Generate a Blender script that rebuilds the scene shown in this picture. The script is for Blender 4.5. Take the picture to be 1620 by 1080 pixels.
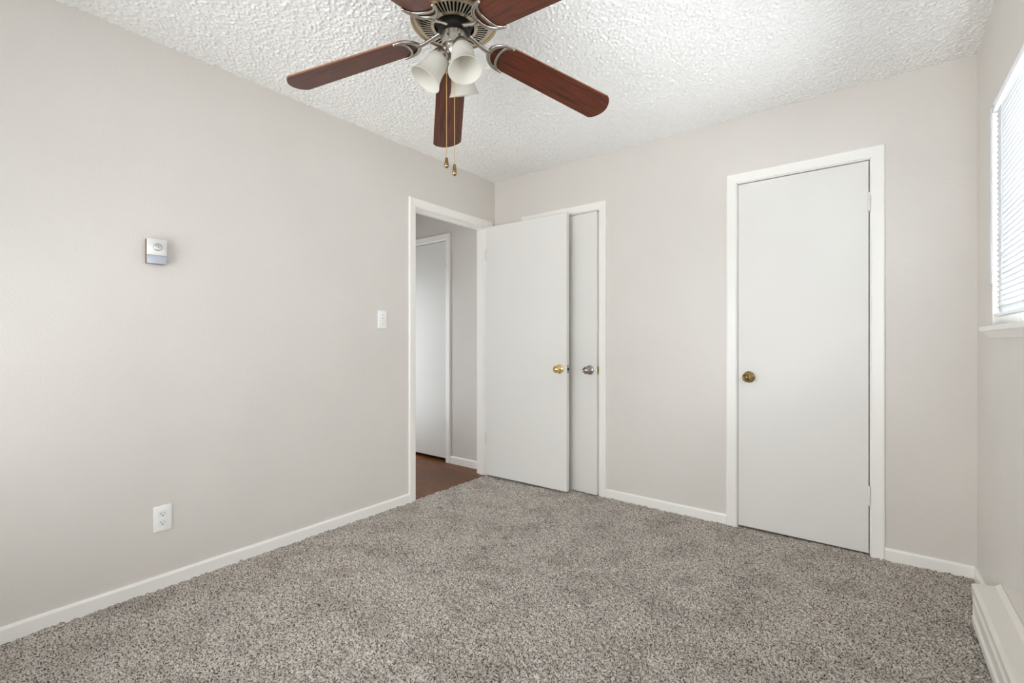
import bpy, bmesh, math, random
import numpy as np
from mathutils import Vector, Matrix

for o in list(bpy.data.objects):
    bpy.data.objects.remove(o)
SC = bpy.context.scene
COL = SC.collection
PI = math.pi
R = math.radians

# ------------------------------------------------------------------ camera
YAW = math.asin(0.6112)
cam_d = bpy.data.cameras.new('camera')
cam = bpy.data.objects.new('camera', cam_d)
COL.objects.link(cam)
cam_d.sensor_width = 36.0
cam_d.lens = 740.6 / 1620 * 36.0
cam_d.clip_start = 0.02
cam.location = (2.531, -3.041, 1.105)
cam.rotation_euler = (PI / 2, 0, YAW)
SC.camera = cam

# ------------------------------------------------------------------ room sizes
W, L, H = 2.912, 3.62, 2.443          # width (x), length (y from 0 to -L), ceiling
WIN_Y0, WIN_Y1, WIN_Z0, WIN_Z1 = -2.15, -0.351, 1.166, 2.062
HALL_X = -1.42

# ------------------------------------------------------------------ world, lights, exposure
world = bpy.data.worlds.new('world')
SC.world = world
world.use_nodes = True
wn = world.node_tree.nodes
wn['Background'].inputs['Color'].default_value = (0.80, 0.90, 1.0, 1)
wn['Background'].inputs['Strength'].default_value = 1.0

def area(name, loc, rot, sx, sy, power, color):
    d = bpy.data.lights.new(name, 'AREA')
    d.shape = 'RECTANGLE'
    d.size, d.size_y, d.energy, d.color = sx, sy, power, color
    o = bpy.data.objects.new(name, d)
    o.location, o.rotation_euler = loc, rot
    COL.objects.link(o)
    return o

# daylight on the blind from outside; corner and rear lamps are added unseen fill
area('daylight_side', (W + 0.34, (WIN_Y0 + WIN_Y1) / 2, (WIN_Z0 + WIN_Z1) / 2 - 0.05), (0, R(88), 0), 1.2, 2.1, 500, (0.90, 0.96, 1.0))
area('fill_corner', (W + 0.26, -2.98, 1.32), (0, R(112), 0), 1.25, 1.15, 16, (0.96, 0.98, 1.0))
area('fill_rear', (1.35, -L - 0.32, 1.20), (R(118), 0, 0), 2.4, 1.6, 56, (0.96, 0.98, 1.0))
# added hall fill lamp, shining through an opening made for it
area('fill_hall', (HALL_X - 0.20, -0.62, 0.95), (0, R(-90), 0), 1.5, 0.75, 7.5, (0.93, 0.97, 1.0))

SC.view_settings.view_transform = 'Standard'
SC.view_settings.look = 'None'
SC.view_settings.gamma = 1.0
SC.view_settings.use_curve_mapping = False
SC.view_settings.exposure = 0.42
SC.cycles.use_denoising = True
SC.cycles.max_bounces = 16
SC.cycles.diffuse_bounces = 10
SC.cycles.transparent_max_bounces = 16
SC.cycles.caustics_reflective = False
SC.cycles.caustics_refractive = False
SC.cycles.sample_clamp_indirect = 6.0

# ------------------------------------------------------------------ materials
def srgb(r, g, b):
    def f(c):
        c /= 255.0
        return c / 12.92 if c <= 0.04045 else ((c + 0.055) / 1.055) ** 2.4
    return (f(r), f(g), f(b), 1.0)

class NT:
    def __init__(self, name):
        self.m = bpy.data.materials.new(name)
        self.m.use_nodes = True
        self.t = self.m.node_tree
        self.b = self.t.nodes['Principled BSDF']
        self.out = self.t.nodes['Material Output']
    def n(self, kind, **kw):
        nd = self.t.nodes.new(kind)
        for k, v in kw.items():
            if k in nd.inputs:
                nd.inputs[k].default_value = v
            else:
                setattr(nd, k, v)
        return nd
    def l(self, a, b):
        self.t.links.new(a, b)
    def coords(self, scale=(1, 1, 1)):
        tc = self.n('ShaderNodeTexCoord')
        mp = self.n('ShaderNodeMapping')
        mp.inputs['Scale'].default_value = scale
        self.l(tc.outputs['Object'], mp.inputs['Vector'])
        return mp.outputs['Vector']
    def noise(self, vec, scale, detail=2.0, rough=0.5):
        nd = self.n('ShaderNodeTexNoise')
        nd.inputs['Scale'].default_value = scale
        nd.inputs['Detail'].default_value = detail
        nd.inputs['Roughness'].default_value = rough
        self.l(vec, nd.inputs['Vector'])
        return nd.outputs['Fac']
    def ramp(self, fac, stops):
        nd = self.n('ShaderNodeValToRGB')
        e = nd.color_ramp.elements
        while len(e) < len(stops):
            e.new(0.5)
        for i, (p, c) in enumerate(stops):
            e[i].position, e[i].color = p, c
        self.l(fac, nd.inputs['Fac'])
        return nd.outputs['Color']
    def bump(self, fac, strength, dist):
        nd = self.n('ShaderNodeBump')
        nd.inputs['Strength'].default_value = strength
        nd.inputs['Distance'].default_value = dist
        self.l(fac, nd.inputs['Height'])
        self.l(nd.outputs['Normal'], self.b.inputs['Normal'])
    def base(self, col=None, rough=0.5, metal=0.0, spec=0.5):
        if col is not None:
            self.b.inputs['Base Color'].default_value = col
        self.b.inputs['Roughness'].default_value = rough
        self.b.inputs['Metallic'].default_value = metal
        self.b.inputs['Specular IOR Level'].default_value = spec
        return self

def paint(name, col, rough, spec, scale, dist, var=0.02):
    k = NT(name).base(col, rough, 0, spec)
    v = k.coords()
    f = k.noise(v, scale, 3.0, 0.6)
    k.bump(f, 0.6, dist)
    g = k.noise(v, 2.2, 3.0)
    lo = tuple(c * (1 - var) for c in col[:3]) + (1,)
    hi = tuple(min(1, c * (1 + var)) for c in col[:3]) + (1,)
    k.l(k.ramp(g, [(0.3, lo), (0.7, hi)]), k.b.inputs['Base Color'])
    return k

WALL_COL = srgb(219, 214.0, 207.5)
kw = paint('wall_paint', WALL_COL, 0.36, 0.5, 120, 0.0016)
mr = kw.n('ShaderNodeMapRange', **{'From Min': 0.3, 'From Max': 0.7, 'To Min': 0.30, 'To Max': 0.42})
kw.l(kw.noise(kw.coords(), 3.0, 3.0), mr.inputs['Value'])
kw.l(mr.outputs['Result'], kw.b.inputs['Roughness'])
# dull rubbed patch on the left wall below the thermostat
tc_ = kw.n('ShaderNodeTexCoord')
vm = kw.n('ShaderNodeVectorMath', operation='DISTANCE')
kw.l(tc_.outputs['Object'], vm.inputs[0])
vm.inputs[1].default_value = (0.0, -2.44, 1.25)
ad = kw.n('ShaderNodeMath', operation='MULTIPLY_ADD')
kw.l(kw.noise(kw.coords(), 9.0, 4.0), ad.inputs[0])
ad.inputs[1].default_value = 0.22
kw.l(vm.outputs['Value'], ad.inputs[2])
m2 = kw.n('ShaderNodeMapRange', **{'From Min': 0.20, 'From Max': 0.32, 'To Min': 0.22, 'To Max': 0.5})
kw.l(ad.outputs['Value'], m2.inputs['Value'])
kw.l(m2.outputs['Result'], kw.b.inputs['Specular IOR Level'])
M_WALL = kw.m
M_TRIM = paint('trim_paint', srgb(243, 241, 236), 0.32, 0.5, 60, 0.0006, 0.01).m
M_DOOR = paint('door_paint', srgb(229, 227, 222), 0.40, 0.5, 90, 0.0006, 0.01).m
M_HEAT = paint('heater_enamel', srgb(228, 224, 216), 0.35, 0.5, 60, 0.0003, 0.02).m
M_PLASTIC = NT('white_plastic').base(srgb(244, 244, 242), 0.3).m
M_IVORY = NT('receptacle_plastic').base(srgb(238, 238, 234), 0.3).m
M_DARK = NT('dark_slot').base((0.008, 0.007, 0.006, 1), 0.6).m
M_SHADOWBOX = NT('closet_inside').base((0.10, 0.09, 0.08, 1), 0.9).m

def ceiling_mat():
    k = NT('popcorn_ceiling').base(srgb(243, 242, 239), 0.9, 0, 0.2)
    v = k.coords()
    f = k.noise(v, 330, 3.0, 0.65)
    k.bump(f, 0.7, 0.003)
    return k.m
M_CEIL = ceiling_mat()

def carpet_mat():
    k = NT('carpet_pile').base(None, 0.95, 0, 0.1)
    v = k.coords()
    f = k.noise(v, 185, 2.0, 0.6)
    c = k.ramp(f, [(0.36, srgb(72, 63, 55)), (0.44, srgb(150, 141, 132)), (0.51, srgb(204, 197, 188)), (0.70, srgb(228, 221, 212))])
    g = k.noise(v, 5.0, 3.0, 0.6)
    g2 = k.ramp(g, [(0.34, (0.79, 0.78, 0.77, 1)), (0.56, (1, 1, 1, 1))])
    mx = k.n('ShaderNodeMix', data_type='RGBA', blend_type='MULTIPLY')
    mx.inputs[0].default_value = 1.0
    k.l(c, mx.inputs[6]); k.l(g2, mx.inputs[7])
    k.l(mx.outputs[2], k.b.inputs['Base Color'])
    h = k.noise(v, 420, 2.0, 0.6)
    k.bump(h, 0.8, 0.004)
    return k.m
M_CARPET = carpet_mat()

def wood_floor_mat():
    k = NT('wood_planks').base(None, 0.42, 0, 0.22)
    v = k.coords()
    br = k.n('ShaderNodeTexBrick')
    br.inputs['Color1'].default_value = srgb(142, 94, 58)
    br.inputs['Color2'].default_value = srgb(102, 66, 41)
    br.inputs['Mortar'].default_value = srgb(40, 26, 18)
    br.inputs['Scale'].default_value = 1.0
    br.inputs['Mortar Size'].default_value = 0.0015
    br.inputs['Brick Width'].default_value = 0.9
    br.inputs['Row Height'].default_value = 0.15
    k.l(v, br.inputs['Vector'])
    f = k.noise(k.coords((3, 40, 1)), 3.0, 4.0, 0.6)
    g = k.ramp(f, [(0.3, (0.55, 0.52, 0.5, 1)), (0.7, (1.25, 1.2, 1.15, 1))])
    mx = k.n('ShaderNodeMix', data_type='RGBA', blend_type='MULTIPLY')
    mx.inputs[0].default_value = 1.0
    k.l(br.outputs['Color'], mx.inputs[6]); k.l(g, mx.inputs[7])
    k.l(mx.outputs[2], k.b.inputs['Base Color'])
    return k.m
M_WOODFLOOR = wood_floor_mat()

def blade_mat():
    k = NT('mahogany_veneer').base(None, 0.34, 0, 0.5)
    v = k.coords((1.2, 26, 8))
    f = k.noise(v, 4.0, 5.0, 0.65)
    c = k.ramp(f, [(0.30, srgb(42, 17, 10)), (0.45, srgb(72, 32, 18)), (0.58, srgb(100, 46, 25)), (0.72, srgb(56, 24, 14))])
    k.l(c, k.b.inputs['Base Color'])
    return k.m
M_BLADE = blade_mat()
M_BLADE_EDGE = NT('blade_edge').base(srgb(128, 74, 42), 0.45).m

def metal(name, col, rough):
    k = NT(name).base(col, rough, 1.0)
    f = k.noise(k.coords((1, 1, 10)), 160, 2.0)
    mr = k.n('ShaderNodeMapRange', **{'To Min': rough * 0.94, 'To Max': rough * 1.08})
    k.l(f, mr.inputs['Value'])
    k.l(mr.outputs['Result'], k.b.inputs['Roughness'])
    return k.m
M_NICKEL = metal('brushed_nickel', (0.44, 0.41, 0.37, 1), 0.26)
M_CHAMPAGNE = metal('champagne_metal', (0.56, 0.46, 0.32, 1), 0.26)
M_ANTIQUE = metal('antique_metal', (0.52, 0.47, 0.38, 1), 0.26)
M_BRASS = metal('polished_brass', (0.83, 0.62, 0.26, 1), 0.16)
M_OLDBRASS = metal('aged_brass', (0.32, 0.22, 0.085, 1), 0.14)
M_PEWTER = metal('pewter_metal', (0.40, 0.37, 0.34, 1), 0.26)
M_BLACK = NT('black_metal').base((0.012, 0.010, 0.009, 1), 0.35, 0.3).m
M_THERMO = NT('thermostat_plate').base(srgb(236, 235, 232), 0.30, 0.25).m
M_DIAL = metal('thermostat_dial', (0.62, 0.60, 0.57, 1), 0.35)
M_THERMO_SIDE = NT('thermostat_side').base(srgb(120, 100, 74), 0.5, 0.3).m
M_THERMO_LOW = NT('thermostat_lower_band').base(srgb(188, 192, 204), 0.35, 0.2).m

def glass_shade_mat():
    k = NT('frosted_glass').base(srgb(232, 230, 223), 0.30, 0, 0.5)
    tr = k.n('ShaderNodeBsdfTranslucent')
    tr.inputs['Color'].default_value = srgb(238, 236, 229)
    mx = k.n('ShaderNodeMixShader')
    mx.inputs['Fac'].default_value = 0.55
    k.l(k.b.outputs['BSDF'], mx.inputs[1]); k.l(tr.outputs['BSDF'], mx.inputs[2])
    k.l(mx.outputs['Shader'], k.out.inputs['Surface'])
    return k.m
M_SHADE = glass_shade_mat()

def slat_mat():
    k = NT('blind_vinyl').base(srgb(246, 247, 248), 0.4, 0, 0.4)
    tr = k.n('ShaderNodeBsdfTranslucent')
    tr.inputs['Color'].default_value = srgb(240, 244, 248)
    mx = k.n('ShaderNodeMixShader')
    mx.inputs['Fac'].default_value = 0.10
    k.l(k.b.outputs['BSDF'], mx.inputs[1]); k.l(tr.outputs['BSDF'], mx.inputs[2])
    k.l(mx.outputs['Shader'], k.out.inputs['Surface'])
    return k.m
M_SLAT = slat_mat()

def pane_mat():
    k = NT('window_glass')
    t = k.n('ShaderNodeBsdfTransparent')
    g = k.n('ShaderNodeBsdfGlossy')
    g.inputs['Roughness'].default_value = 0.02
    fr = k.n('ShaderNodeFresnel')
    fr.inputs['IOR'].default_value = 1.45
    mx = k.n('ShaderNodeMixShader')
    k.l(fr.outputs['Fac'], mx.inputs['Fac'])
    k.l(t.outputs['BSDF'], mx.inputs[1]); k.l(g.outputs['BSDF'], mx.inputs[2])
    k.l(mx.outputs['Shader'], k.out.inputs['Surface'])
    return k.m
M_GLASS = pane_mat()
def wand_mat():
    k = NT('clear_wand').base(srgb(245, 246, 247), 0.15, 0, 0.5)
    k.b.inputs['Transmission Weight'].default_value = 0.4
    return k.m
M_WAND = wand_mat()
M_SLOT = NT('vent_gap').base((0.006, 0.005, 0.005, 1), 0.9, 0, 0.1).m

# ------------------------------------------------------------------ mesh helpers
def obj(name, bm, mats, parent=None, smooth=None, loc=None):
    me = bpy.data.meshes.new(name)
    bmesh.ops.recalc_face_normals(bm, faces=bm.faces)
    if smooth is not None:
        for f in bm.faces:
            f.smooth = True
        for e in bm.edges:
            if len(e.link_faces) == 2 and e.calc_face_angle(0) > R(smooth):
                e.smooth = False
    bm.to_mesh(me)
    bm.free()
    for m in (mats if isinstance(mats, (list, tuple)) else [mats]):
        me.materials.append(m)
    o = bpy.data.objects.new(name, me)
    if loc is not None:
        o.location = loc
    if parent is not None:
        o.parent = parent
    COL.objects.link(o)
    return o

def tag(o, label, cat, kind=None, group=None):
    o['label'] = label
    o['category'] = cat
    if kind:
        o['kind'] = kind
    if group:
        o['group'] = group
    return o

def empty(name, loc, label, cat, rotz=0.0):
    o = bpy.data.objects.new(name, None)
    o.location = loc
    o.rotation_euler = (0, 0, rotz)
    COL.objects.link(o)
    return tag(o, label, cat)

def box(bm, x0, x1, y0, y1, z0, z1, bevel=0.0, mat=0, seg=2):
    r = bmesh.ops.create_cube(bm, size=1.0)
    vs = r['verts']
    for v in vs:
        v.co = Vector(((x0 + x1) / 2 + v.co.x * (x1 - x0), (y0 + y1) / 2 + v.co.y * (y1 - y0), (z0 + z1) / 2 + v.co.z * (z1 - z0)))
    fs = list({f for v in vs for f in v.link_faces})
    for f in fs:
        f.material_index = mat
    if bevel > 0:
        es = list({e for v in vs for e in v.link_edges})
        bmesh.ops.bevel(bm, geom=es, offset=bevel, segments=seg, affect='EDGES', profile=0.5)
    return bm

def B(*a, **k):
    return box(bmesh.new(), *a, **k)

def lathe(bm, prof, seg=32, M=None, mat=0, cap=True):
    rings = []
    for r, z in prof:
        if r < 1e-6:
            rings.append([bm.verts.new((0, 0, z))])
        else:
            rings.append([bm.verts.new((r * math.cos(2 * PI * i / seg), r * math.sin(2 * PI * i / seg), z)) for i in range(seg)])
    new = [v for rg in rings for v in rg]
    for a, b in zip(rings, rings[1:]):
        if len(a) == 1 and len(b) == 1:
            continue
        for i in range(seg):
            j = (i + 1) % seg
            if len(a) == 1:
                f = bm.faces.new((a[0], b[i], b[j]))
            elif len(b) == 1:
                f = bm.faces.new((a[i], a[j], b[0]))
            else:
                f = bm.faces.new((a[i], a[j], b[j], b[i]))
            f.material_index = mat
    if cap:
        for rg in (rings[0], rings[-1]):
            if len(rg) > 1:
                f = bm.faces.new(rg)
                f.material_index = mat
    if M is not None:
        for v in new:
            v.co = M @ v.co
    return bm

def tube(bm, pts, rad, seg=8, closed=False, flat=1.0, up=Vector((0, 0, 1)), mat=0):
    pts = [Vector(p) for p in pts]
    n = len(pts)
    rings = []
    for i, p in enumerate(pts):
        if closed:
            t = (pts[(i + 1) % n] - pts[i - 1]).normalized()
        else:
            t = (pts[min(i + 1, n - 1)] - pts[max(i - 1, 0)]).normalized()
        a = t.cross(up)
        if a.length < 1e-4:
            a = t.cross(Vector((1, 0, 0)))
        a.normalize()
        b = a.cross(t).normalized()
        r = rad(i / max(1, n - 1)) if callable(rad) else rad
        rings.append([bm.verts.new(p + a * (r * math.cos(2 * PI * k / seg)) + b * (r * flat * math.sin(2 * PI * k / seg))) for k in range(seg)])
    m = n if closed else n - 1
    for i in range(m):
        A, Bq = rings[i], rings[(i + 1) % n]
        for k in range(seg):
            f = bm.faces.new((A[k], A[(k + 1) % seg], Bq[(k + 1) % seg], Bq[k]))
            f.material_index = mat
    if not closed:
        bm.faces.new(rings[0]); bm.faces.new(rings[-1])
    return bm

def prism(bm, prof, axis, t0, t1, mat=0):
    """extrude a closed 2D profile along x or y; prof gives (other horizontal, z)"""
    def P(a, z, t):
        return (t, a, z) if axis == 'x' else (a, t, z)
    A = [bm.verts.new(P(a, z, t0)) for a, z in prof]
    Bq = [bm.verts.new(P(a, z, t1)) for a, z in prof]
    n = len(prof)
    for i in range(n):
        f = bm.faces.new((A[i], A[(i + 1) % n], Bq[(i + 1) % n], Bq[i]))
        f.material_index = mat
    bm.faces.new(A).material_index = mat
    bm.faces.new(Bq).material_index = mat
    return bm

def wall(name, axis, p0, p1, u0, u1, v0, v1, holes, mat, label):
    """slab between planes p0 and p1 on the given normal axis, with rectangular openings"""
    us = sorted({u0, u1, *[h[0] for h in holes], *[h[1] for h in holes]})
    vs = sorted({v0, v1, *[h[2] for h in holes], *[h[3] for h in holes]})
    def solid(i, j):
        if i < 0 or j < 0 or i >= len(us) - 1 or j >= len(vs) - 1:
            return False
        cu, cv = (us[i] + us[i + 1]) / 2, (vs[j] + vs[j + 1]) / 2
        return not any(h[0] < cu < h[1] and h[2] < cv < h[3] for h in holes)
    bm = bmesh.new()
    cache = {}
    def V(p, i, j):
        k = (p, i, j)
        if k not in cache:
            P = p1 if p else p0
            cache[k] = bm.verts.new((P, us[i], vs[j]) if axis == 'x' else (us[i], P, vs[j]))
        return cache[k]
    for i in range(len(us) - 1):
        for j in range(len(vs) - 1):
            if not solid(i, j):
                continue
            for p in (0, 1):
                bm.faces.new((V(p, i, j), V(p, i + 1, j), V(p, i + 1, j + 1), V(p, i, j + 1)))
            if not solid(i - 1, j): bm.faces.new((V(0, i, j), V(0, i, j + 1), V(1, i, j + 1), V(1, i, j)))
            if not solid(i + 1, j): bm.faces.new((V(0, i + 1, j), V(0, i + 1, j + 1), V(1, i + 1, j + 1), V(1, i + 1, j)))
            if not solid(i, j - 1): bm.faces.new((V(0, i, j), V(0, i + 1, j), V(1, i + 1, j), V(1, i, j)))
            if not solid(i, j + 1): bm.faces.new((V(0, i, j + 1), V(0, i + 1, j + 1), V(1, i + 1, j + 1), V(1, i, j + 1)))
    o = obj(name, bm, mat)
    return tag(o, label, 'wall', 'structure')

def blur(a, s):
    r = int(3 * s) + 1
    k = np.exp(-0.5 * (np.arange(-r, r + 1) / s) ** 2)
    k /= k.sum()
    out = np.zeros_like(a)
    for i, w in zip(range(-r, r + 1), k):
        out += w * np.roll(a, i, 0)
    o2 = np.zeros_like(a)
    for i, w in zip(range(-r, r + 1), k):
        o2 += w * np.roll(out, i, 1)
    return o2 / o2.std()

def grid(name, x0, x1, y0, y1, step, zfun, mat, flip=False):
    nx, ny = int((x1 - x0) / step) + 1, int((y1 - y0) / step) + 1
    X, Y = np.meshgrid(np.linspace(x0, x1, nx), np.linspace(y0, y1, ny))
    Z = zfun(ny, nx)
    co = np.stack([X, Y, Z], -1).reshape(-1, 3).astype(np.float32)
    idx = np.arange(nx * ny).reshape(ny, nx)
    q = np.stack([idx[:-1, :-1], idx[:-1, 1:], idx[1:, 1:], idx[1:, :-1]], -1).reshape(-1, 4)
    if flip:
        q = q[:, ::-1]
    me = bpy.data.meshes.new(name)
    me.vertices.add(len(co)); me.vertices.foreach_set('co', co.ravel())
    me.loops.add(q.size); me.loops.foreach_set('vertex_index', q.ravel().astype(np.int32))
    me.polygons.add(len(q))
    me.polygons.foreach_set('loop_start', np.arange(0, q.size, 4, dtype=np.int32))
    me.update(calc_edges=True)
    me.polygons.foreach_set('use_smooth', np.ones(len(q), bool))
    me.materials.append(mat)
    o = bpy.data.objects.new(name, me)
    COL.objects.link(o)
    return o

rng = np.random.default_rng(7)

# ------------------------------------------------------------------ room shell
D1 = (0.330, 0.985, -0.02, 2.062)      # closet door opening behind the open door
D3 = (1.872, 2.532, -0.02, 2.062)      # closet door opening on the right
DB = (-0.882, -0.085, -0.02, 2.062)    # doorway in the left wall
D4 = (-1.315, -0.570, -0.02, 2.050)    # hall door
wall('wall_left', 'x', -0.115, 0.0, -L, 0.0, -0.02, H + 0.03, [DB], M_WALL, 'long pale greige wall on the left with the thermostat and doorway')
wall('wall_back', 'y', 0.0, 0.115, -0.115, W + 0.14, -0.02, H + 0.03, [D1, D3], M_WALL, 'pale greige far wall that holds the two closet doors')
wall('wall_right', 'x', W, W + 0.14, -L, 0.0, -0.02, H + 0.03, [(WIN_Y0, WIN_Y1, WIN_Z0, WIN_Z1), (-3.52, -2.42, 0.9, WIN_Z1)], M_WALL, 'greige wall on the right around the window with the blind')  # second opening is added, out of view, for the corner fill lamp
wall('wall_rear', 'y', -L - 0.12, -L, -0.115, W + 0.14, -0.02, H + 0.03, [(0.25, 2.45, 0.6, 2.2)], M_WALL, 'greige wall behind the camera with a wide opening added for fill light')
wall('wall_hall_end', 'y', 0.0, 0.115, HALL_X - 0.1, -0.115, -0.02, H + 0.03, [D4], M_WALL, 'short greige hallway wall seen through the doorway beside the hall door')
wall('wall_hall_side', 'x', HALL_X - 0.1, HALL_X, -2.7, 0.0, -0.02, H + 0.03, [(-1.02, -0.22, 0.1, 1.8)], M_WALL, 'greige side wall of the hallway beyond the doorway')  # opening is added, out of view, so the hall fill lamp shines in
wall('wall_hall_rear', 'y', -2.8, -2.7, HALL_X - 0.1, -0.115, -0.02, H + 0.03, [], M_WALL, 'greige wall at the near end of the hallway')
# closet interiors behind the doors
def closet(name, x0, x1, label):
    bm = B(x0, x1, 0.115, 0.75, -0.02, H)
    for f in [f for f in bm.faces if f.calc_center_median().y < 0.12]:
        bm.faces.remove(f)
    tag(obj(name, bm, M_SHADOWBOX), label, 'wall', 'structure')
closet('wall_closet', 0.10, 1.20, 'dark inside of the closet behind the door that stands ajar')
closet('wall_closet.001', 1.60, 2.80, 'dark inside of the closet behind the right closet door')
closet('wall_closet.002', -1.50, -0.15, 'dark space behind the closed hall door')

def carpet_z(ny, nx):
    n = blur(rng.standard_normal((ny, nx)), 0.85)
    m = blur(rng.standard_normal((ny, nx)), 14)
    return 0.0028 * n + 0.0015 * m
tag(grid('floor', 0.0, W, -L, 0.0, 0.0040, carpet_z, M_CARPET), 'grey and beige flecked carpet covering the bedroom floor', 'carpet', 'structure')
for nm, xa, xb, lb in (('floor_closet', 0.10, 1.20, 'carpet inside the closet behind the open bedroom door'), ('floor_closet.001', 1.60, 2.80, 'carpet inside the right closet')):
    tag(obj(nm, B(xa, xb, -0.004, 0.75, -0.05, -0.003), M_CARPET), lb, 'carpet', 'structure')
bm = B(HALL_X, 0.001, -2.7, 0.0, -0.05, -0.004)
box(bm, HALL_X, -0.12, -0.001, 0.70, -0.05, -0.004)
tag(obj('floor_hall', bm, M_WOODFLOOR), 'dark brown wood plank floor of the hallway beyond the doorway', 'floor', 'structure')

def pop_z(ny, nx):
    n = blur(rng.standard_normal((ny, nx)), 0.95)
    m = blur(rng.standard_normal((ny, nx)), 2.0)
    h = np.clip(0.9 * n + 0.12 * m + 0.7, 0, 3.0)
    return H - 0.0023 * h
tag(grid('ceiling', 0.0, W, -L, 0.0, 0.0032, pop_z, M_CEIL, flip=True), 'white popcorn textured ceiling above the bedroom', 'ceiling', 'structure')
tag(obj('ceiling_hall', B(HALL_X, -0.115, -2.7, 0, H, H + 0.03), M_CEIL), 'white hallway ceiling beyond the doorway', 'ceiling', 'structure')

# ------------------------------------------------------------------ door frames
CW = 0.056
def frame(name, axis, plane, out, a0, a1, z1, depth, label, stop_at, hinge_gap=0.0):
    """casing and jambs round an opening a0..a1 wide (clear), z1 high; 'out' is the sign of the room side"""
    bm = bmesh.new()
    prof = [(0.0, 0.0), (0.0, 0.008), (0.004, 0.0105), (CW * 0.75, 0.0135), (CW - 0.006, 0.0145), (CW - 0.0015, 0.012), (CW, 0.008), (CW, 0.0)]
    rev = 0.005
    path = [(a0 - rev, -0.01, (-1, 0)), (a0 - rev, z1 + rev, (-1, 1)), (a1 + rev, z1 + rev, (1, 1)), (a1 + rev, -0.01, (1, 0))]
    rings = []
    for (a, z, d) in path:
        ring = []
        for (w, t) in prof:
            aa, zz, pp = a + d[0] * w, z + d[1] * w, plane + out * t
            ring.append(bm.verts.new((aa, pp, zz) if axis == 'y' else (pp, aa, zz)))
        rings.append(ring)
    for A, Bq in zip(rings, rings[1:]):
        n = len(prof)
        for i in range(n):
            bm.faces.new((A[i], A[(i + 1) % n], Bq[(i + 1) % n], Bq[i]))
    bm.faces.new(rings[0]); bm.faces.new(rings[-1])
    J = 0.016
    def bx(aa0, aa1, d0, d1, z0, zz1):
        p0, p1 = sorted((plane - out * d0, plane - out * d1))
        if axis == 'y':
            box(bm, aa0, aa1, p0, p1, z0, zz1, 0.001, seg=1)
        else:
            box(bm, p0, p1, aa0, aa1, z0, zz1, 0.001, seg=1)
    bx(a0 - J, a0, 0.0005, depth, -0.015, z1 + J)
    bx(a1, a1 + J, 0.0005, depth, -0.015, z1 + J)
    bx(a0 - J, a1 + J, 0.0005, depth, z1, z1 + J)
    o = obj(name, bm, M_TRIM)
    tag(o, label, 'door frame', 'structure')
    bm = bmesh.new()
    s0, s1 = stop_at, stop_at + 0.034
    bx(a0 - 0.001, a0 + 0.011, s0, s1, -0.01, z1)
    bx(a1 - 0.011, a1 + 0.001, s0, s1, -0.01, z1)
    bx(a0 + 0.010, a1 - 0.010, s0, s1, z1 - 0.011, z1 + 0.001)
    obj('door_stop', bm, M_TRIM, o)
    return o

frame('trim_1', 'x', 0.0, 1, -0.866, -0.101, 2.042, 0.115, 'white painted frame around the open doorway to the hall', 0.040)
frame('trim_2', 'y', 0.0, -1, 0.346, 0.969, 2.046, 0.115, 'white door frame half hidden behind the open bedroom door', 0.040)
frame('trim_3', 'y', 0.0, -1, 1.888, 2.516, 2.046, 0.115, 'white door frame around the closed closet door on the right', 0.040)
frame('trim_4', 'y', 0.0, -1, -1.300, -0.586, 2.036, 0.115, 'white door frame in the hallway seen through the doorway', 0.040)

# ------------------------------------------------------------------ doors
def knob(parent, loc, direction, mats, kname='door_knob', label=None):
    d = Vector(direction).normalized()
    M = Matrix.Translation(loc) @ d.to_track_quat('Z', 'Y').to_matrix().to_4x4()
    bm = bmesh.new()
    lathe(bm, [(0.0, 0.018), (0.0115, 0.018), (0.0115, 0.030), (0.0165, 0.034), (0.0245, 0.040), (0.0270, 0.048), (0.0262, 0.056), (0.0215, 0.063),
               (0.0185, 0.0645), (0.0165, 0.0628), (0.0140, 0.0615), (0.0085, 0.0625), (0.0060, 0.0640), (0.0, 0.0645)], 40, M)
    o = obj(kname, bm, mats, parent, 35)
    if label:
        o['label'] = label
    bm = bmesh.new()
    lathe(bm, [(0.0335, 0.0), (0.0335, 0.0025), (0.0310, 0.0050), (0.0270, 0.0065), (0.0250, 0.0105), (0.0170, 0.0140), (0.0125, 0.0185), (0.0, 0.0185)], 40, M)
    r = obj('knob_rose', bm, mats, o, 35)
    return o

def hinge(parent, x, y, z0, z1, dx=-1):
    bm = bmesh.new()
    n = 5
    hh = (z1 - z0) / n
    for i in range(n):
        lathe(bm, [(0.0, z0 + i * hh + 0.0003), (0.0056, z0 + i * hh + 0.0003), (0.0064, z0 + i * hh + 0.001), (0.0064, z0 + (i + 1) * hh - 0.001), (0.0056, z0 + (i + 1) * hh - 0.0003), (0.0, z0 + (i + 1) * hh - 0.0003)],
              16, Matrix.Translation((x, y, 0)))
    lathe(bm, [(0.0, z1 - 0.001), (0.0045, z1), (0.0045, z1 + 0.003), (0.0, z1 + 0.005)], 16, Matrix.Translation((x, y, 0)))
    lathe(bm, [(0.0, z0 - 0.005), (0.0045, z0 - 0.003), (0.0045, z0), (0.0, z0 + 0.001)], 16, Matrix.Translation((x, y, 0)))
    xa, xb = sorted((x, x + dx * 0.014))
    box(bm, xa, xb, y + 0.0035, y + 0.0085, z0, z1)
    return obj('hinge', bm, M_DOOR, parent, 40)

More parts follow.
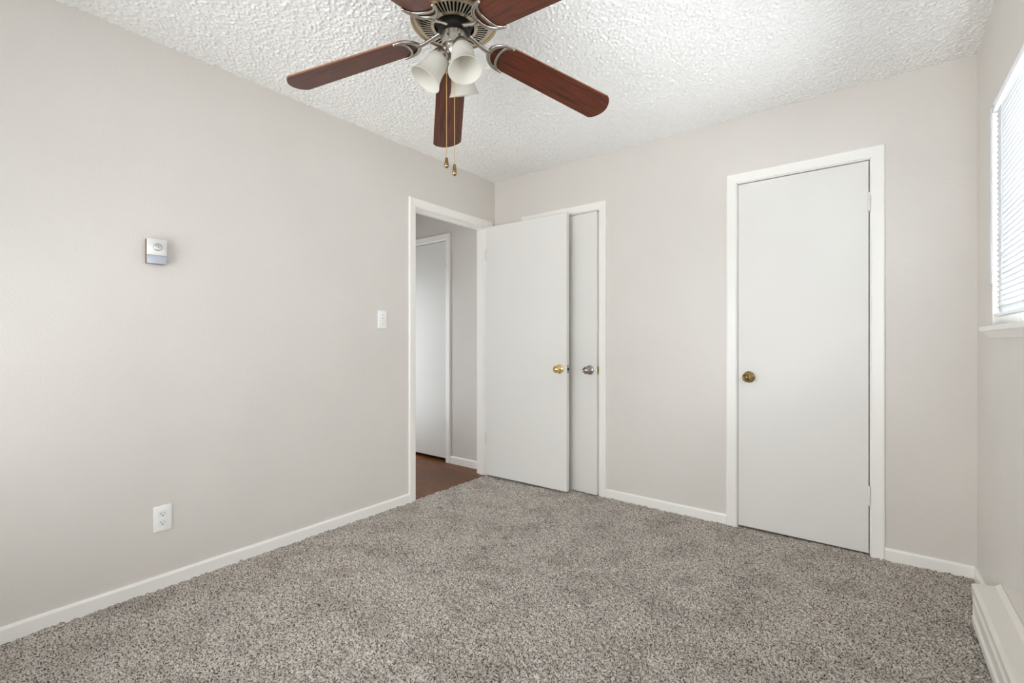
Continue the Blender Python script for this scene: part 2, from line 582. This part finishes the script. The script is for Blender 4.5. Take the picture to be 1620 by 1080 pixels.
# door_1: bedroom door, hinged beside the corner and swung back to the rear wall; built along local +x from its hinge
ang = math.atan2(0.018, 0.762)
d1 = tag(obj('door_1', B(0.0, 0.756, 0.0, 0.035, 0.0, 2.020, 0.0015, seg=1), M_DOOR, None, None, (0.019, -0.1375, 0.017)),
         'flat white bedroom door swung wide open in front of a closet', 'door', 'structure')
d1.rotation_euler = (0, 0, ang)
knob(d1, (0.697, 0.0, 0.887), (0, -1, 0), M_BRASS, label='shiny brass door knob')
bm = B(0.7555, 0.7568, 0.006, 0.029, 0.860, 0.917, 0.0, mat=0)
lathe(bm, [(0.008, 0.0), (0.008, 0.004), (0.006, 0.0075), (0.0, 0.008)], 16, Matrix.Translation((0.7565, 0.0175, 0.888)) @ Matrix.Rotation(PI / 2, 4, 'Y'), 1)
obj('latch_plate', bm, [M_PEWTER, M_DARK], d1, 40)
for z in (0.25, 1.75):
    hinge(d1, -0.0045, -0.004, z, z + 0.09, 1)

# door_2: closet door standing slightly ajar behind door_1, hinged on its hidden left edge
d2 = tag(obj('door_2', B(0.0, 0.619, 0.0, 0.035, 0.0, 2.030, 0.0015, seg=1), M_DOOR, None, None, (0.348, 0.002, 0.006)),
         'white closet door standing slightly ajar behind the open bedroom door', 'door', 'structure')
d2.rotation_euler = (0, 0, -R(2.5))
knob(d2, (0.562, 0.0, 0.893), (0, -1, 0), M_PEWTER, label='dark pewter door knob')
bm = B(0.6185, 0.6200, 0.005, 0.030, 0.862, 0.922)
lathe(bm, [(0.008, 0.0), (0.008, 0.004), (0.006, 0.0075), (0.0, 0.008)], 16, Matrix.Translation((0.6195, 0.0175, 0.892)) @ Matrix.Rotation(PI / 2, 4, 'Y'), 1)
obj('latch_plate', bm, [M_BRASS, M_OLDBRASS], d2, 40)

# door_3: closed closet door on the right
d3 = tag(obj('door_3', B(0.0, 0.6205, 0.0, 0.035, 0.0, 2.030, 0.0015, seg=1), M_DOOR, None, None, (1.8905, 0.002, 0.010)),
         'closed flat white closet door on the right of the facing wall', 'door', 'structure')
knob(d3, (0.058, 0.0, 0.886), (0, -1, 0), M_OLDBRASS, label='aged brass door knob')
for z in (0.252, 1.768):
    hinge(d3, 0.6235, -0.008, z, z + 0.094)

# door_4: hall door
d4 = tag(obj('door_4', B(0.0, 0.706, 0.0, 0.035, 0.0, 2.003, 0.0015, seg=1), M_DOOR, None, None, (-1.296, 0.002, 0.028)),
         'closed white hall door seen through the doorway', 'door', 'structure')
for z in (0.265, 1.745):
    hinge(d4, 0.708, -0.006, z, z + 0.092)
knob(d4, (0.06, 0.0, 0.87), (0, -1, 0), M_BRASS)

# ------------------------------------------------------------------ baseboards
def base_prof(wallpos, sgn, h=0.060, t=0.012):
    return [(wallpos, -0.012), (wallpos + sgn * t, -0.012), (wallpos + sgn * t, h - 0.010), (wallpos + sgn * (t - 0.002), h - 0.004), (wallpos + sgn * (t - 0.006), h), (wallpos, h)]
def baseboard(name, axis, pos, sgn, t0, t1, label, h=0.060):
    tag(obj(name, prism(bmesh.new(), base_prof(pos, sgn, h), axis, t0, t1), M_TRIM), label, 'baseboard', 'structure')
baseboard('baseboard_left', 'y', 0.0, 1, -L, -0.866 - 0.005 - CW, 'white baseboard along the foot of the long left wall')
baseboard('baseboard_back', 'x', 0.0, -1, 0.969 + 0.005 + CW, 1.888 - 0.005 - CW, 'white baseboard on the facing wall between the two closet doors')
baseboard('baseboard_back.001', 'x', 0.0, -1, 2.516 + 0.005 + CW, W, 'short white baseboard right of the right closet door')
baseboard('baseboard_right', 'y', W, -1, -0.56, 0.0, 'short white baseboard on the right wall before the heater')
baseboard('baseboard_hall', 'x', 0.0, -1, -0.586 + 0.005 + CW, -0.115, 'short white baseboard in the hallway beside the hall door', 0.062)
baseboard('baseboard_rear', 'x', -L, 1, 0.0, W, 'white baseboard on the wall behind the camera')

# ------------------------------------------------------------------ window on the right wall
wx = W + 0.075                                # inner face of the window frame
w1 = bmesh.new()
fw = 0.045
box(w1, wx, wx + 0.05, WIN_Y0, WIN_Y0 + fw, WIN_Z0, WIN_Z1, 0.003)
box(w1, wx, wx + 0.05, WIN_Y1 - fw, WIN_Y1, WIN_Z0, WIN_Z1, 0.003)
box(w1, wx, wx + 0.05, WIN_Y0 + fw, WIN_Y1 - fw, WIN_Z0, WIN_Z0 + fw, 0.003)
box(w1, wx, wx + 0.05, WIN_Y0 + fw, WIN_Y1 - fw, WIN_Z1 - fw, WIN_Z1, 0.003)
ym = (WIN_Y0 + WIN_Y1) / 2
box(w1, wx + 0.005, wx + 0.045, ym - 0.025, ym + 0.025, WIN_Z0 + fw, WIN_Z1 - fw, 0.003)
win = tag(obj('window_1', w1, M_TRIM), 'white framed window behind the closed blind on the right wall', 'window', 'structure')
for a, b in ((WIN_Y0 + fw, ym - 0.025), (ym + 0.025, WIN_Y1 - fw)):
    obj('pane', B(wx + 0.022, wx + 0.026, a, b, WIN_Z0 + fw, WIN_Z1 - fw), M_GLASS, win)
bm = bmesh.new()
prism(bm, [(wx, WIN_Z0 - 0.022), (W - 0.030, WIN_Z0 - 0.022), (W - 0.034, WIN_Z0 - 0.018), (W - 0.034, WIN_Z0 - 0.004), (W - 0.030, WIN_Z0), (wx, WIN_Z0)], 'y', WIN_Y0 + 0.001, WIN_Y1 - 0.001)
prism(bm, [(W, WIN_Z0 - 0.022), (W - 0.030, WIN_Z0 - 0.022), (W - 0.034, WIN_Z0 - 0.018), (W - 0.034, WIN_Z0 - 0.004), (W - 0.030, WIN_Z0), (W, WIN_Z0)], 'y', WIN_Y0 - 0.045, WIN_Y0 + 0.001)
prism(bm, [(W, WIN_Z0 - 0.022), (W - 0.030, WIN_Z0 - 0.022), (W - 0.034, WIN_Z0 - 0.018), (W - 0.034, WIN_Z0 - 0.004), (W - 0.030, WIN_Z0), (W, WIN_Z0)], 'y', WIN_Y1 - 0.001, WIN_Y1 + 0.045)
sill = obj('window_sill', bm, M_TRIM, win)
bm = prism(bmesh.new(), [(W, WIN_Z0 - 0.046), (W - 0.007, WIN_Z0 - 0.046), (W - 0.012, WIN_Z0 - 0.038), (W - 0.021, WIN_Z0 - 0.027), (W - 0.022, WIN_Z0 - 0.022), (W, WIN_Z0 - 0.022)], 'y', WIN_Y0 - 0.02, WIN_Y1 + 0.02)
obj('sill_apron', bm, M_TRIM, win)

# unseen window added beside the camera to admit the corner fill lamp
w2 = bmesh.new()
box(w2, wx, wx + 0.05, -3.52, -3.475, 0.9, WIN_Z1, 0.003)
box(w2, wx, wx + 0.05, -2.465, -2.42, 0.9, WIN_Z1, 0.003)
box(w2, wx, wx + 0.05, -3.475, -2.465, 0.9, 0.945, 0.003)
box(w2, wx, wx + 0.05, -3.475, -2.465, WIN_Z1 - 0.045, WIN_Z1, 0.003)
fill_win2 = tag(obj('fill_window_2', w2, M_TRIM), 'white framed bare window added unseen beside the camera for fill light', 'window', 'structure')
obj('pane', B(wx + 0.022, wx + 0.026, -3.475, -2.465, 0.945, WIN_Z1 - 0.045), M_GLASS, fill_win2)

# wide unseen window added behind the camera to admit the rear fill lamp
w3 = bmesh.new()
ry = -L - 0.09
box(w3, 0.25, 0.295, ry, ry + 0.05, 0.6, 2.2, 0.003)
box(w3, 2.405, 2.45, ry, ry + 0.05, 0.6, 2.2, 0.003)
box(w3, 0.295, 2.405, ry, ry + 0.05, 0.6, 0.645, 0.003)
box(w3, 0.295, 2.405, ry, ry + 0.05, 2.155, 2.2, 0.003)
fill_win3 = tag(obj('fill_window_3', w3, M_TRIM), 'wide white framed window added unseen behind the camera for fill light', 'window', 'structure')
obj('pane', B(0.295, 2.405, ry + 0.022, ry + 0.026, 0.645, 2.155), M_GLASS, fill_win3)

# ------------------------------------------------------------------ venetian blind
bx_ = W + 0.015
blind = empty('window_blind', (bx_, ym, WIN_Z0), 'white venetian mini blind lowered and closed in the right window', 'blind')
def rel(o):                      # meshes below are written in room coordinates
    o.location = (-bx_, -ym, -WIN_Z0)
    return o
y0, y1 = WIN_Y0 + 0.008, WIN_Y1 - 0.008
bm = prism(bmesh.new(), [(bx_ - 0.016, WIN_Z1 - 0.030), (bx_ - 0.016, WIN_Z1 - 0.004), (bx_ - 0.013, WIN_Z1 - 0.002), (bx_ + 0.010, WIN_Z1 - 0.002), (bx_ + 0.010, WIN_Z1 - 0.030)], 'y', y0, y1)
rel(obj('headrail', bm, M_SLAT, blind))
bm = bmesh.new()
for yy in (y1 + 0.001,):
    box(bm, bx_ - 0.019, bx_ + 0.012, yy, yy + 0.005, WIN_Z1 - 0.033, WIN_Z1 - 0.001, 0.001)
box(bm, bx_ - 0.020, bx_ - 0.0165, y1 - 0.030, y1 + 0.005, WIN_Z1 - 0.033, WIN_Z1 - 0.012, 0.001)
rel(obj('mounting_bracket', bm, M_WAND, blind))
bm = bmesh.new()
pitch, sw, tilt = 0.0205, 0.0252, R(-70)
ztop, zbot = WIN_Z1 - 0.045, WIN_Z0 + 0.066
ns = int((ztop - zbot) / pitch)
rnd = random.Random(3)
for i in range(ns + 1):
    zc = ztop - i * (ztop - zbot) / ns
    tl = tilt + rnd.uniform(-0.03, 0.03)
    sec = []
    for k in range(7):
        s = (k / 6 - 0.5) * sw
        crown = 0.0018 * (1 - (2 * k / 6 - 1) ** 2)
        # the room-side edge hangs down
        dx = s * math.cos(tl) - crown * math.sin(tl)
        dz = s * math.sin(tl) + crown * math.cos(tl)
        sec.append((bx_ + dx, zc + dz))
    dyl = rnd.uniform(-0.002, 0.002)
    ra = [bm.verts.new((x, y0 + 0.004 + dyl, z)) for x, z in sec]
    rb = [bm.verts.new((x, y1 - 0.004 + dyl, z)) for x, z in sec]
    for k in range(6):
        bm.faces.new((ra[k], ra[k + 1], rb[k + 1], rb[k]))
slats = rel(obj('slats', bm, M_SLAT, blind, 60))
sol = slats.modifiers.new('thickness', 'SOLIDIFY')
sol.thickness = 0.0004
bm = prism(bmesh.new(), [(bx_ - 0.012, WIN_Z0 + 0.040), (bx_ + 0.012, WIN_Z0 + 0.040), (bx_ + 0.012, WIN_Z0 + 0.050), (bx_ + 0.004, WIN_Z0 + 0.053), (bx_ - 0.004, WIN_Z0 + 0.053), (bx_ - 0.012, WIN_Z0 + 0.050)], 'y', y0 + 0.002, y1 - 0.002)
rel(obj('bottom_rail', bm, M_SLAT, blind))
for yy in (y1 - 0.16, ym, y0 + 0.16):
    bm = bmesh.new()
    for dx in (-0.0135, 0.0135):
        tube(bm, [(bx_ + dx, yy, WIN_Z0 + 0.05), (bx_ + dx, yy, WIN_Z1 - 0.03)], 0.0006, 6)
    rel(obj('ladder_cord', bm, M_SLAT, blind))
bm = tube(bmesh.new(), [(bx_ - 0.024, y1 - 0.030, WIN_Z1 - 0.040), (bx_ - 0.024, y1 - 0.030, WIN_Z0 + 0.17)], 0.0035, 6)
tube(bm, [(bx_ - 0.016, y1 - 0.030, WIN_Z1 - 0.020), (bx_ - 0.023, y1 - 0.030, WIN_Z1 - 0.026), (bx_ - 0.024, y1 - 0.030, WIN_Z1 - 0.042)], 0.0018, 6)
rel(obj('tilt_wand', bm, M_WAND, blind, 40))

# ------------------------------------------------------------------ electric baseboard heater
hy0, hy1 = -2.38, -0.525
heater = empty('baseboard_heater', (W, (hy0 + hy1) / 2, 0), 'long white electric baseboard heater at the foot of the window wall', 'heater')
def relh(o):
    o.location = (-W, -(hy0 + hy1) / 2, 0)
    return o
fx = W - 0.082
bm = prism(bmesh.new(), [(fx, 0.150), (fx, 0.170), (fx + 0.012, 0.1745), (W - 0.018, 0.181), (W - 0.0065, 0.191), (W - 0.002, 0.194), (W, 0.192), (W, 0.012), (W - 0.003, 0.012), (W - 0.003, 0.186),
                         (W - 0.0065, 0.188), (W - 0.018, 0.1785), (fx + 0.0125, 0.172), (fx + 0.002, 0.168), (fx + 0.002, 0.150)], 'y', hy0, hy1)
relh(obj('top_cover', bm, M_HEAT, heater))
bm = prism(bmesh.new(), [(fx + 0.004, 0.022), (fx + 0.001, 0.024), (fx + 0.001, 0.050), (fx + 0.008, 0.056), (fx + 0.008, 0.088), (fx + 0.003, 0.094), (fx + 0.003, 0.112), (fx + 0.009, 0.118), (fx + 0.009, 0.128), (fx + 0.020, 0.134),
                         (fx + 0.022, 0.132), (fx + 0.011, 0.126), (fx + 0.011, 0.116), (fx + 0.005, 0.110), (fx + 0.005, 0.096), (fx + 0.010, 0.090), (fx + 0.010, 0.054), (fx + 0.003, 0.048), (fx + 0.003, 0.026)], 'y', hy0 + 0.004, hy1 - 0.004)
relh(obj('front_panel', bm, M_HEAT, heater))
bm = bmesh.new()
ep = [(W - 0.004, 0.012), (fx + 0.0045, 0.012), (fx + 0.0035, 0.130), (fx + 0.0035, 0.1485), (fx + 0.0035, 0.1675), (fx + 0.014, 0.1712), (W - 0.018, 0.1785), (W - 0.0065, 0.189), (W - 0.002, 0.193), (W - 0.0002, 0.191), (W - 0.0002, 0.012)]
relh(obj('end_cap', prism(bmesh.new(), ep, 'y', hy1 - 0.003, hy1 + 0.0005), M_HEAT, heater))
relh(obj('end_cap', prism(bmesh.new(), ep, 'y', hy0 - 0.0005, hy0 + 0.003), M_HEAT, heater))
bm = bmesh.new()
box(bm, fx + 0.024, W - 0.005, hy0 + 0.005, hy1 - 0.005, 0.014, 0.162)
relh(obj('heating_element', bm, M_BLACK, heater))

# ------------------------------------------------------------------ things on the left wall
# thermostat
th = empty('thermostat', (0, -2.3635, 1.502), 'small square metal wall thermostat with a round dial on the left wall', 'thermostat')
obj('body', B(0.0, 0.026, -0.036, 0.036, -0.054, 0.054, 0.003), M_THERMO_SIDE, th, 40)
obj('face_plate', B(0.0255, 0.0290, -0.0365, 0.0365, -0.017, 0.0545, 0.0012), M_THERMO, th, 40)
obj('lower_band', B(0.0255, 0.0285, -0.0365, 0.0365, -0.0545, -0.0175, 0.0012), M_THERMO_LOW, th, 40)
bm = lathe(bmesh.new(), [(0.017, 0.0), (0.017, 0.007), (0.0155, 0.010), (0.012, 0.0108), (0.0, 0.0108)], 32, Matrix.Translation((0.0290, 0.002, 0.019)) @ Matrix.Rotation(PI / 2, 4, 'Y'))
dial = obj('dial', bm, M_DIAL, th, 35)
bm = bmesh.new()
for i in range(24):
    a = 2 * PI * i / 24
    box(bm, 0.0393, 0.0401, 0.002 + 0.0105 * math.cos(a) - 0.0006, 0.002 + 0.0105 * math.cos(a) + 0.0006, 0.019 + 0.0105 * math.sin(a) - 0.0006, 0.019 + 0.0105 * math.sin(a) + 0.0006)
lathe(bm, [(0.003, 0.0), (0.003, 0.001), (0.0, 0.0012)], 16, Matrix.Translation((0.0397, 0.002, 0.019)) @ Matrix.Rotation(PI / 2, 4, 'Y'))
obj('dial_marks', bm, M_NICKEL, dial)

# outlet
ou = empty('electrical_outlet', (0, -2.336, 0.312), 'white duplex electrical outlet low on the left wall', 'outlet')
obj('cover_plate', B(0.0, 0.006, -0.035, 0.035, -0.0575, 0.0575, 0.0045, seg=3), M_PLASTIC, ou, 40)
def dface(zc):
    bm = bmesh.new()
    pts = []
    for i in range(36):
        a = 2 * PI * i / 36
        pts.append((max(-0.0172, min(0.0172, 0.0195 * math.cos(a))), 0.0145 * (1 if math.sin(a) >= 0 else -1) * min(1, abs(1.25 * math.sin(a)))))
    A = [bm.verts.new((0.005, p, zc + q)) for p, q in pts]
    Bq = [bm.verts.new((0.0072, p, zc + q)) for p, q in pts]
    for i in range(36):
        j = (i + 1) % 36
        bm.faces.new((A[i], A[j], Bq[j], Bq[i]))
    bm.faces.new(Bq); bm.faces.new(A)
    o = obj('receptacle', bm, M_IVORY, ou)
    bm = bmesh.new()
    box(bm, 0.0070, 0.0075, -0.0077, -0.0054, zc - 0.001, zc + 0.0075)
    box(bm, 0.0070, 0.0075, 0.0055, 0.0075, zc, zc + 0.0070)
    lathe(bm, [(0.0026, 0.0), (0.0026, 0.0005)], 12, Matrix.Translation((0.0070, 0.0, zc - 0.0068)) @ Matrix.Rotation(PI / 2, 4, 'Y'))
    obj('socket_slots', bm, M_DARK, o)
dface(0.0195); dface(-0.0195)
obj('screw', lathe(bmesh.new(), [(0.003, 0.0), (0.003, 0.0008), (0.0, 0.0012)], 12, Matrix.Translation((0.006, 0, 0)) @ Matrix.Rotation(PI / 2, 4, 'Y')), M_PLASTIC, ou, 40)

# light switch
ls = empty('light_switch', (0, -1.1465, 1.248), 'white toggle light switch on the left wall beside the doorway', 'switch')
obj('cover_plate', B(0.0, 0.006, -0.035, 0.035, -0.0575, 0.0575, 0.0045, seg=3), M_PLASTIC, ls, 40)
bm = bmesh.new()
box(bm, 0.0052, 0.0063, -0.0052, 0.0052, -0.012, 0.012)
obj('toggle_slot', bm, M_THERMO_LOW, ls)
bm = B(0.004, 0.020, -0.0042, 0.0042, -0.0045, 0.0045, 0.0012)
bmesh.ops.rotate(bm, verts=bm.verts, cent=(0.004, 0, 0), matrix=Matrix.Rotation(R(28), 3, 'Y'))
obj('toggle', bm, M_PLASTIC, ls, 40)
for z in (0.030, -0.030):
    obj('screw', lathe(bmesh.new(), [(0.003, 0.0), (0.003, 0.0008), (0.0, 0.0012)], 12, Matrix.Translation((0.006, 0, z)) @ Matrix.Rotation(PI / 2, 4, 'Y')), M_NICKEL, ls, 40)

# ------------------------------------------------------------------ ceiling fan
FX, FY = 1.316, -1.813
fan = empty('ceiling_fan', (FX, FY, H), 'five blade mahogany and metal ceiling fan with frosted glass lamp shades', 'ceiling fan')
Z = lambda z: z - H            # room height -> height below the fan's mount
bm = lathe(bmesh.new(), [(0.0, 0.0), (0.118, 0.0), (0.130, Z(2.425)), (0.147, Z(2.385)), (0.1575, Z(2.329)), (0.1600, Z(2.302)), (0.1580, Z(2.268)), (0.1500, Z(2.272)), (0.1400, Z(2.265)), (0.1310, Z(2.262)), (0.1300, Z(2.268)), (0.1280, Z(2.276)), (0.0, Z(2.276))], 64, cap=False)
obj('motor_housing', bm, M_CHAMPAGNE, fan, 40)
obj('motor_core', lathe(bmesh.new(), [(0.0, Z(2.2755)), (0.126, Z(2.2755)), (0.126, Z(2.270)), (0.0, Z(2.270))], 48, cap=False), M_SLOT, fan)
# vented ring under the motor
bm = bmesh.new()
NV = 54
def vr(r0, r1, a0, a1, z0, z1, t=0.003):
    vs = []
    for (r, z) in ((r0, z0), (r1, z1)):
        for a in (a0, a1):
            for dz in (0, t):
                vs.append(bm.verts.new((r * math.cos(a), r * math.sin(a), z + dz)))
    for q in ((0, 2, 6, 4), (1, 5, 7, 3), (0, 4, 5, 1), (2, 3, 7, 6), (0, 1, 3, 2), (4, 6, 7, 5)):
        bm.faces.new([vs[i] for i in q])
zi, zo = Z(2.254), Z(2.262)
for i in range(NV):
    a = 2 * PI * i / NV
    vr(0.084, 0.125, a - 0.23 * 2 * PI / NV, a + 0.23 * 2 * PI / NV, zi + 0.0006, zo - 0.001)
lathe(bm, [(0.124, zo - 0.0008), (0.1315, zo + 0.0005), (0.1315, zo + 0.004), (0.124, zo + 0.003), (0.124, zo - 0.0008)], 64, cap=False)
lathe(bm, [(0.073, zi - 0.002), (0.085, zi), (0.085, zi + 0.0035), (0.073, zi + 0.002), (0.073, zi - 0.002)], 64, cap=False)
obj('vent_ring', bm, M_ANTIQUE, fan)
bm = lathe(bmesh.new(), [(0.0, Z(2.273)), (0.069, Z(2.273)), (0.069, Z(2.260)), (0.058, Z(2.258)), (0.056, Z(2.246)), (0.060, Z(2.244)), (0.060, Z(2.234)), (0.050, Z(2.229)), (0.0, Z(2.229))], 48, cap=False)
fly = obj('flywheel', bm, M_BLACK, fan, 35)
bm = lathe(bmesh.new(), [(0.0, Z(2.230)), (0.041, Z(2.230)), (0.0465, Z(2.225)), (0.0465, Z(2.186)), (0.0450, Z(2.181)), (0.0380, Z(2.178)), (0.0345, Z(2.174)), (0.0330, Z(2.160)), (0.0260, Z(2.148)), (0.016, Z(2.142)), (0.008, Z(2.140)), (0.006, Z(2.130)), (0.0, Z(2.128))], 48, cap=False)
sh = obj('switch_housing', bm, M_NICKEL, fan, 35)
CAMAZ = R(37.68)                 # azimuth of the camera's right-hand axis
for az in (-62, -112, 30, 100, 170):
    a = R(az) + CAMAZ
    bm = lathe(bmesh.new(), [(0.0035, 0.0), (0.0035, 0.0025), (0.002, 0.0035), (0.0, 0.0035)], 12,
          Matrix.Translation((0.047 * math.cos(a), 0.047 * math.sin(a), Z(2.202))) @ Vector((math.cos(a), math.sin(a), 0)).to_track_quat('Z', 'Y').to_matrix().to_4x4())
    obj('housing_screw', bm, M_BLACK, sh)

# blades: azimuth and droop of each
HUBZ = 2.236
RT, WT, WR, PITCH = 0.6530, 0.0700, 0.0600, math.atan(0.1924)
BL = [(137.92, 12.32), (206.55, 10.41), (280.27, 9.50), (351.24, 9.50), (62.61, 12.32)]
def blade_outline():
    pts = []
    r0 = 0.150
    def hw(r):
        return WR + (WT - WR) * max(0, min(1, (r - 0.22) / (RT - 0.22)))
    # rounded root
    for i in range(13):
        t = -PI / 2 + PI * i / 12
        pts.append((r0 + 0.052 * (1 - math.cos(t)), 0.0 + hw(0.22) * 0.985 * math.sin(t)))
    lo = [p for p in pts]
    side = [(r, hw(r)) for r in np.linspace(0.23, RT - 0.012, 8)]
    tip = []
    for i in range(15):
        t = 1 - 2 * i / 14
        s = t * WT
        bulge = 0.030 * (1 - t * t)
        rr_ = RT + bulge - 0.006 * max(0, (abs(t) - 0.9) / 0.1) ** 2
        tip.append((rr_, s))
    other = [(r, -hw(r)) for r in np.linspace(RT - 0.012, 0.23, 8)]
    return lo + side + tip + other
OUT = blade_outline()
def make_blade(az, droop):
    a = R(az)
    th_ = 0.0058
    bm = bmesh.new()
    lo = [bm.verts.new((x, y, -th_ / 2)) for x, y in OUT]
    hi = [bm.verts.new((x, y, th_ / 2)) for x, y in OUT]
    n = len(OUT)
    for i in range(n):
        f = bm.faces.new((lo[i], lo[(i + 1) % n], hi[(i + 1) % n], hi[i]))
        f.material_index = 1
    bm.faces.new(lo); bm.faces.new(hi)
    # local frame: x along the blade (drooping), y sideways (pitched)
    ax = Vector((math.cos(a), math.sin(a), -math.tan(R(droop)))).normalized()
    pe = Vector((-math.sin(a), math.cos(a), -math.tan(PITCH))).normalized()
    nz = ax.cross(pe).normalized()
    pe = nz.cross(ax).normalized()
    Mx = Matrix((ax, pe, nz)).transposed().to_4x4()
    Mx.translation = Vector((0, 0, Z(HUBZ)))
    o = obj('blade', bm, [M_BLADE, M_BLADE_EDGE], fan)
    o.matrix_local = Mx
    # crescent shaped blade arm under the root
    bm = bmesh.new()
    zt = -th_ / 2 - 0.0035
    outer, inner = [], []
    nn = 28
    for i in range(nn + 1):
        t = i / nn * 2 - 1                       # -1..1 across the blade
        y = 0.061 * math.sin(t * PI / 2)
        outer.append(Vector((0.143 + 0.073 * (1 - math.cos(t * PI / 2)) ** 1.05, y, zt)))
        inner.append(Vector((0.177 + 0.039 * (1 - math.cos(t * PI / 2)) ** 1.15, y * 0.985, zt)))
    tube(bm, outer, lambda q: 0.0050 + 0.0042 * math.sin(PI * q), 12, flat=0.7, up=Vector((0, 0, 1)))
    tube(bm, inner, lambda q: 0.0042 + 0.0016 * math.sin(PI * q), 12, flat=0.8, up=Vector((0, 0, 1)))
    for yy in (0.061, -0.061):
        bmesh.ops.create_uvsphere(bm, u_segments=10, v_segments=8, radius=0.0052, matrix=Matrix.Translation((0.217, yy, zt)))
    # neck from the flywheel to the crescent; twists out of the hub plane
    P0 = Mx.inverted() @ Vector((0.050 * math.cos(a), 0.050 * math.sin(a), Z(2.238)))
    P1 = Mx.inverted() @ Vector((0.075 * math.cos(a), 0.075 * math.sin(a), Z(2.232)))
    P3 = Vector((0.147, 0, zt - 0.001))
    P2 = Vector((0.115, 0, zt - 0.004))
    pts = []
    for i in range(13):
        t = i / 12
        pts.append(((1 - t) ** 3) * P0 + 3 * t * (1 - t) ** 2 * P1 + 3 * t * t * (1 - t) * P2 + t ** 3 * P3)
    tube(bm, pts, lambda q: 0.0120 - 0.0030 * math.sin(PI * q), 12, flat=0.62)
    arm = obj('blade_arm', bm, M_NICKEL if az < 300 and az > 0 else M_NICKEL, o, 50)
    arm['label'] = 'brushed metal crescent bracket'
for az, dr in BL:
    make_blade(az, dr)

# light kit: bell shades (camera azimuth, mouth radius, mouth height)
def shade(azc, rm, zm, tilt, ln=0.112):
    a = R(azc) + CAMAZ
    out = Vector((math.cos(a), math.sin(a), 0))
    axis = (out * math.sin(R(tilt)) + Vector((0, 0, -math.cos(R(tilt))))).normalized()
    mouth = out * rm + Vector((0, 0, Z(zm)))
    neck = mouth - axis * ln
    M = Matrix.Translation(neck) @ axis.to_track_quat('Z', 'Y').to_matrix().to_4x4()
    prof = [(0.0275, 0.0), (0.0290, 0.006), (0.0345, 0.014), (0.0385, 0.024), (0.0405, 0.038), (0.0420, 0.056), (0.0445, 0.074), (0.0490, 0.091), (0.0545, 0.104), (0.0595, 0.112)]
    bm = bmesh.new()
    seg = 96
    def ring(r, z, ribs):
        return [bm.verts.new(M @ Vector(((r + (0.0006 * (i % 2) if ribs else 0)) * math.cos(2 * PI * i / seg), (r + (0.0006 * (i % 2) if ribs else 0)) * math.sin(2 * PI * i / seg), z))) for i in range(seg)]
    rr = [ring(r, z * ln / 0.112, False) for r, z in prof] + [ring(r - 0.0032, z * ln / 0.112, True) for r, z in reversed(prof)]
    for A, Bq in zip(rr, rr[1:]):
        for i in range(seg):
            bm.faces.new((A[i], A[(i + 1) % seg], Bq[(i + 1) % seg], Bq[i]))
    for i in range(seg):
        bm.faces.new((rr[-1][i], rr[-1][(i + 1) % seg], rr[0][(i + 1) % seg], rr[0][i]))
    s = obj('lamp_shade', bm, M_SHADE, fan, 50)
    # metal cup and arm carrying it
    bm = bmesh.new()
    lathe(bm, [(0.0, -0.030), (0.014, -0.030), (0.020, -0.025), (0.0305, -0.006), (0.0325, 0.004), (0.0325, 0.011), (0.0310, 0.011), (0.0300, 0.000), (0.0, -0.004)], 32, M, cap=False)
    p0 = Vector((out.x * 0.026, out.y * 0.026, Z(2.160)))
    tube(bm, [p0, (p0 + neck - axis * 0.026) / 2 + Vector((0, 0, 0.004)), neck - axis * 0.026], 0.009, 12)
    obj('lamp_socket', bm, M_NICKEL, fan, 40)
shade(195, 0.106, 2.048, 32)
shade(-65, 0.119, 2.035, 20)
shade(75, 0.104, 2.058, 27)

# pull chains
def chain(Rc, Dc, ztop_, zfob_top, zfob_bot):
    x = 2.531 + Rc * 0.7914 - Dc * 0.6112 - FX
    y = -3.041 + Rc * 0.6112 + Dc * 0.7914 - FY
    bm = tube(bmesh.new(), [(x, y, Z(ztop_)), (x, y, Z(zfob_top))], 0.0009, 6)
    nb = int((ztop_ - zfob_top) / 0.0042)
    for i in range(nb):
        bmesh.ops.create_icosphere(bm, subdivisions=1, radius=0.0017, matrix=Matrix.Translation((x, y, Z(zfob_top) + 0.0042 * i)))
    c = obj('pull_chain', bm, M_BRASS, fan, 60)
    hgt = zfob_top - zfob_bot
    pr = [(0.0, 1.0), (0.0042, 0.99), (0.0052, 0.9), (0.0066, 0.6), (0.0082, 0.40), (0.0086, 0.36), (0.0080, 0.33), (0.0086, 0.30), (0.0084, 0.20), (0.0062, 0.07), (0.0025, 0.0), (0.0, 0.0)]
    bm = lathe(bmesh.new(), [(r, q * hgt) for r, q in pr], 24, Matrix.Translation((x, y, Z(zfob_bot))), cap=False)
    obj('pull_knob', bm, M_OLDBRASS, c, 35)
chain(-0.2375, 1.700, 2.150, 1.772, 1.734)
chain(-0.2083, 1.700, 2.150, 1.748, 1.706)
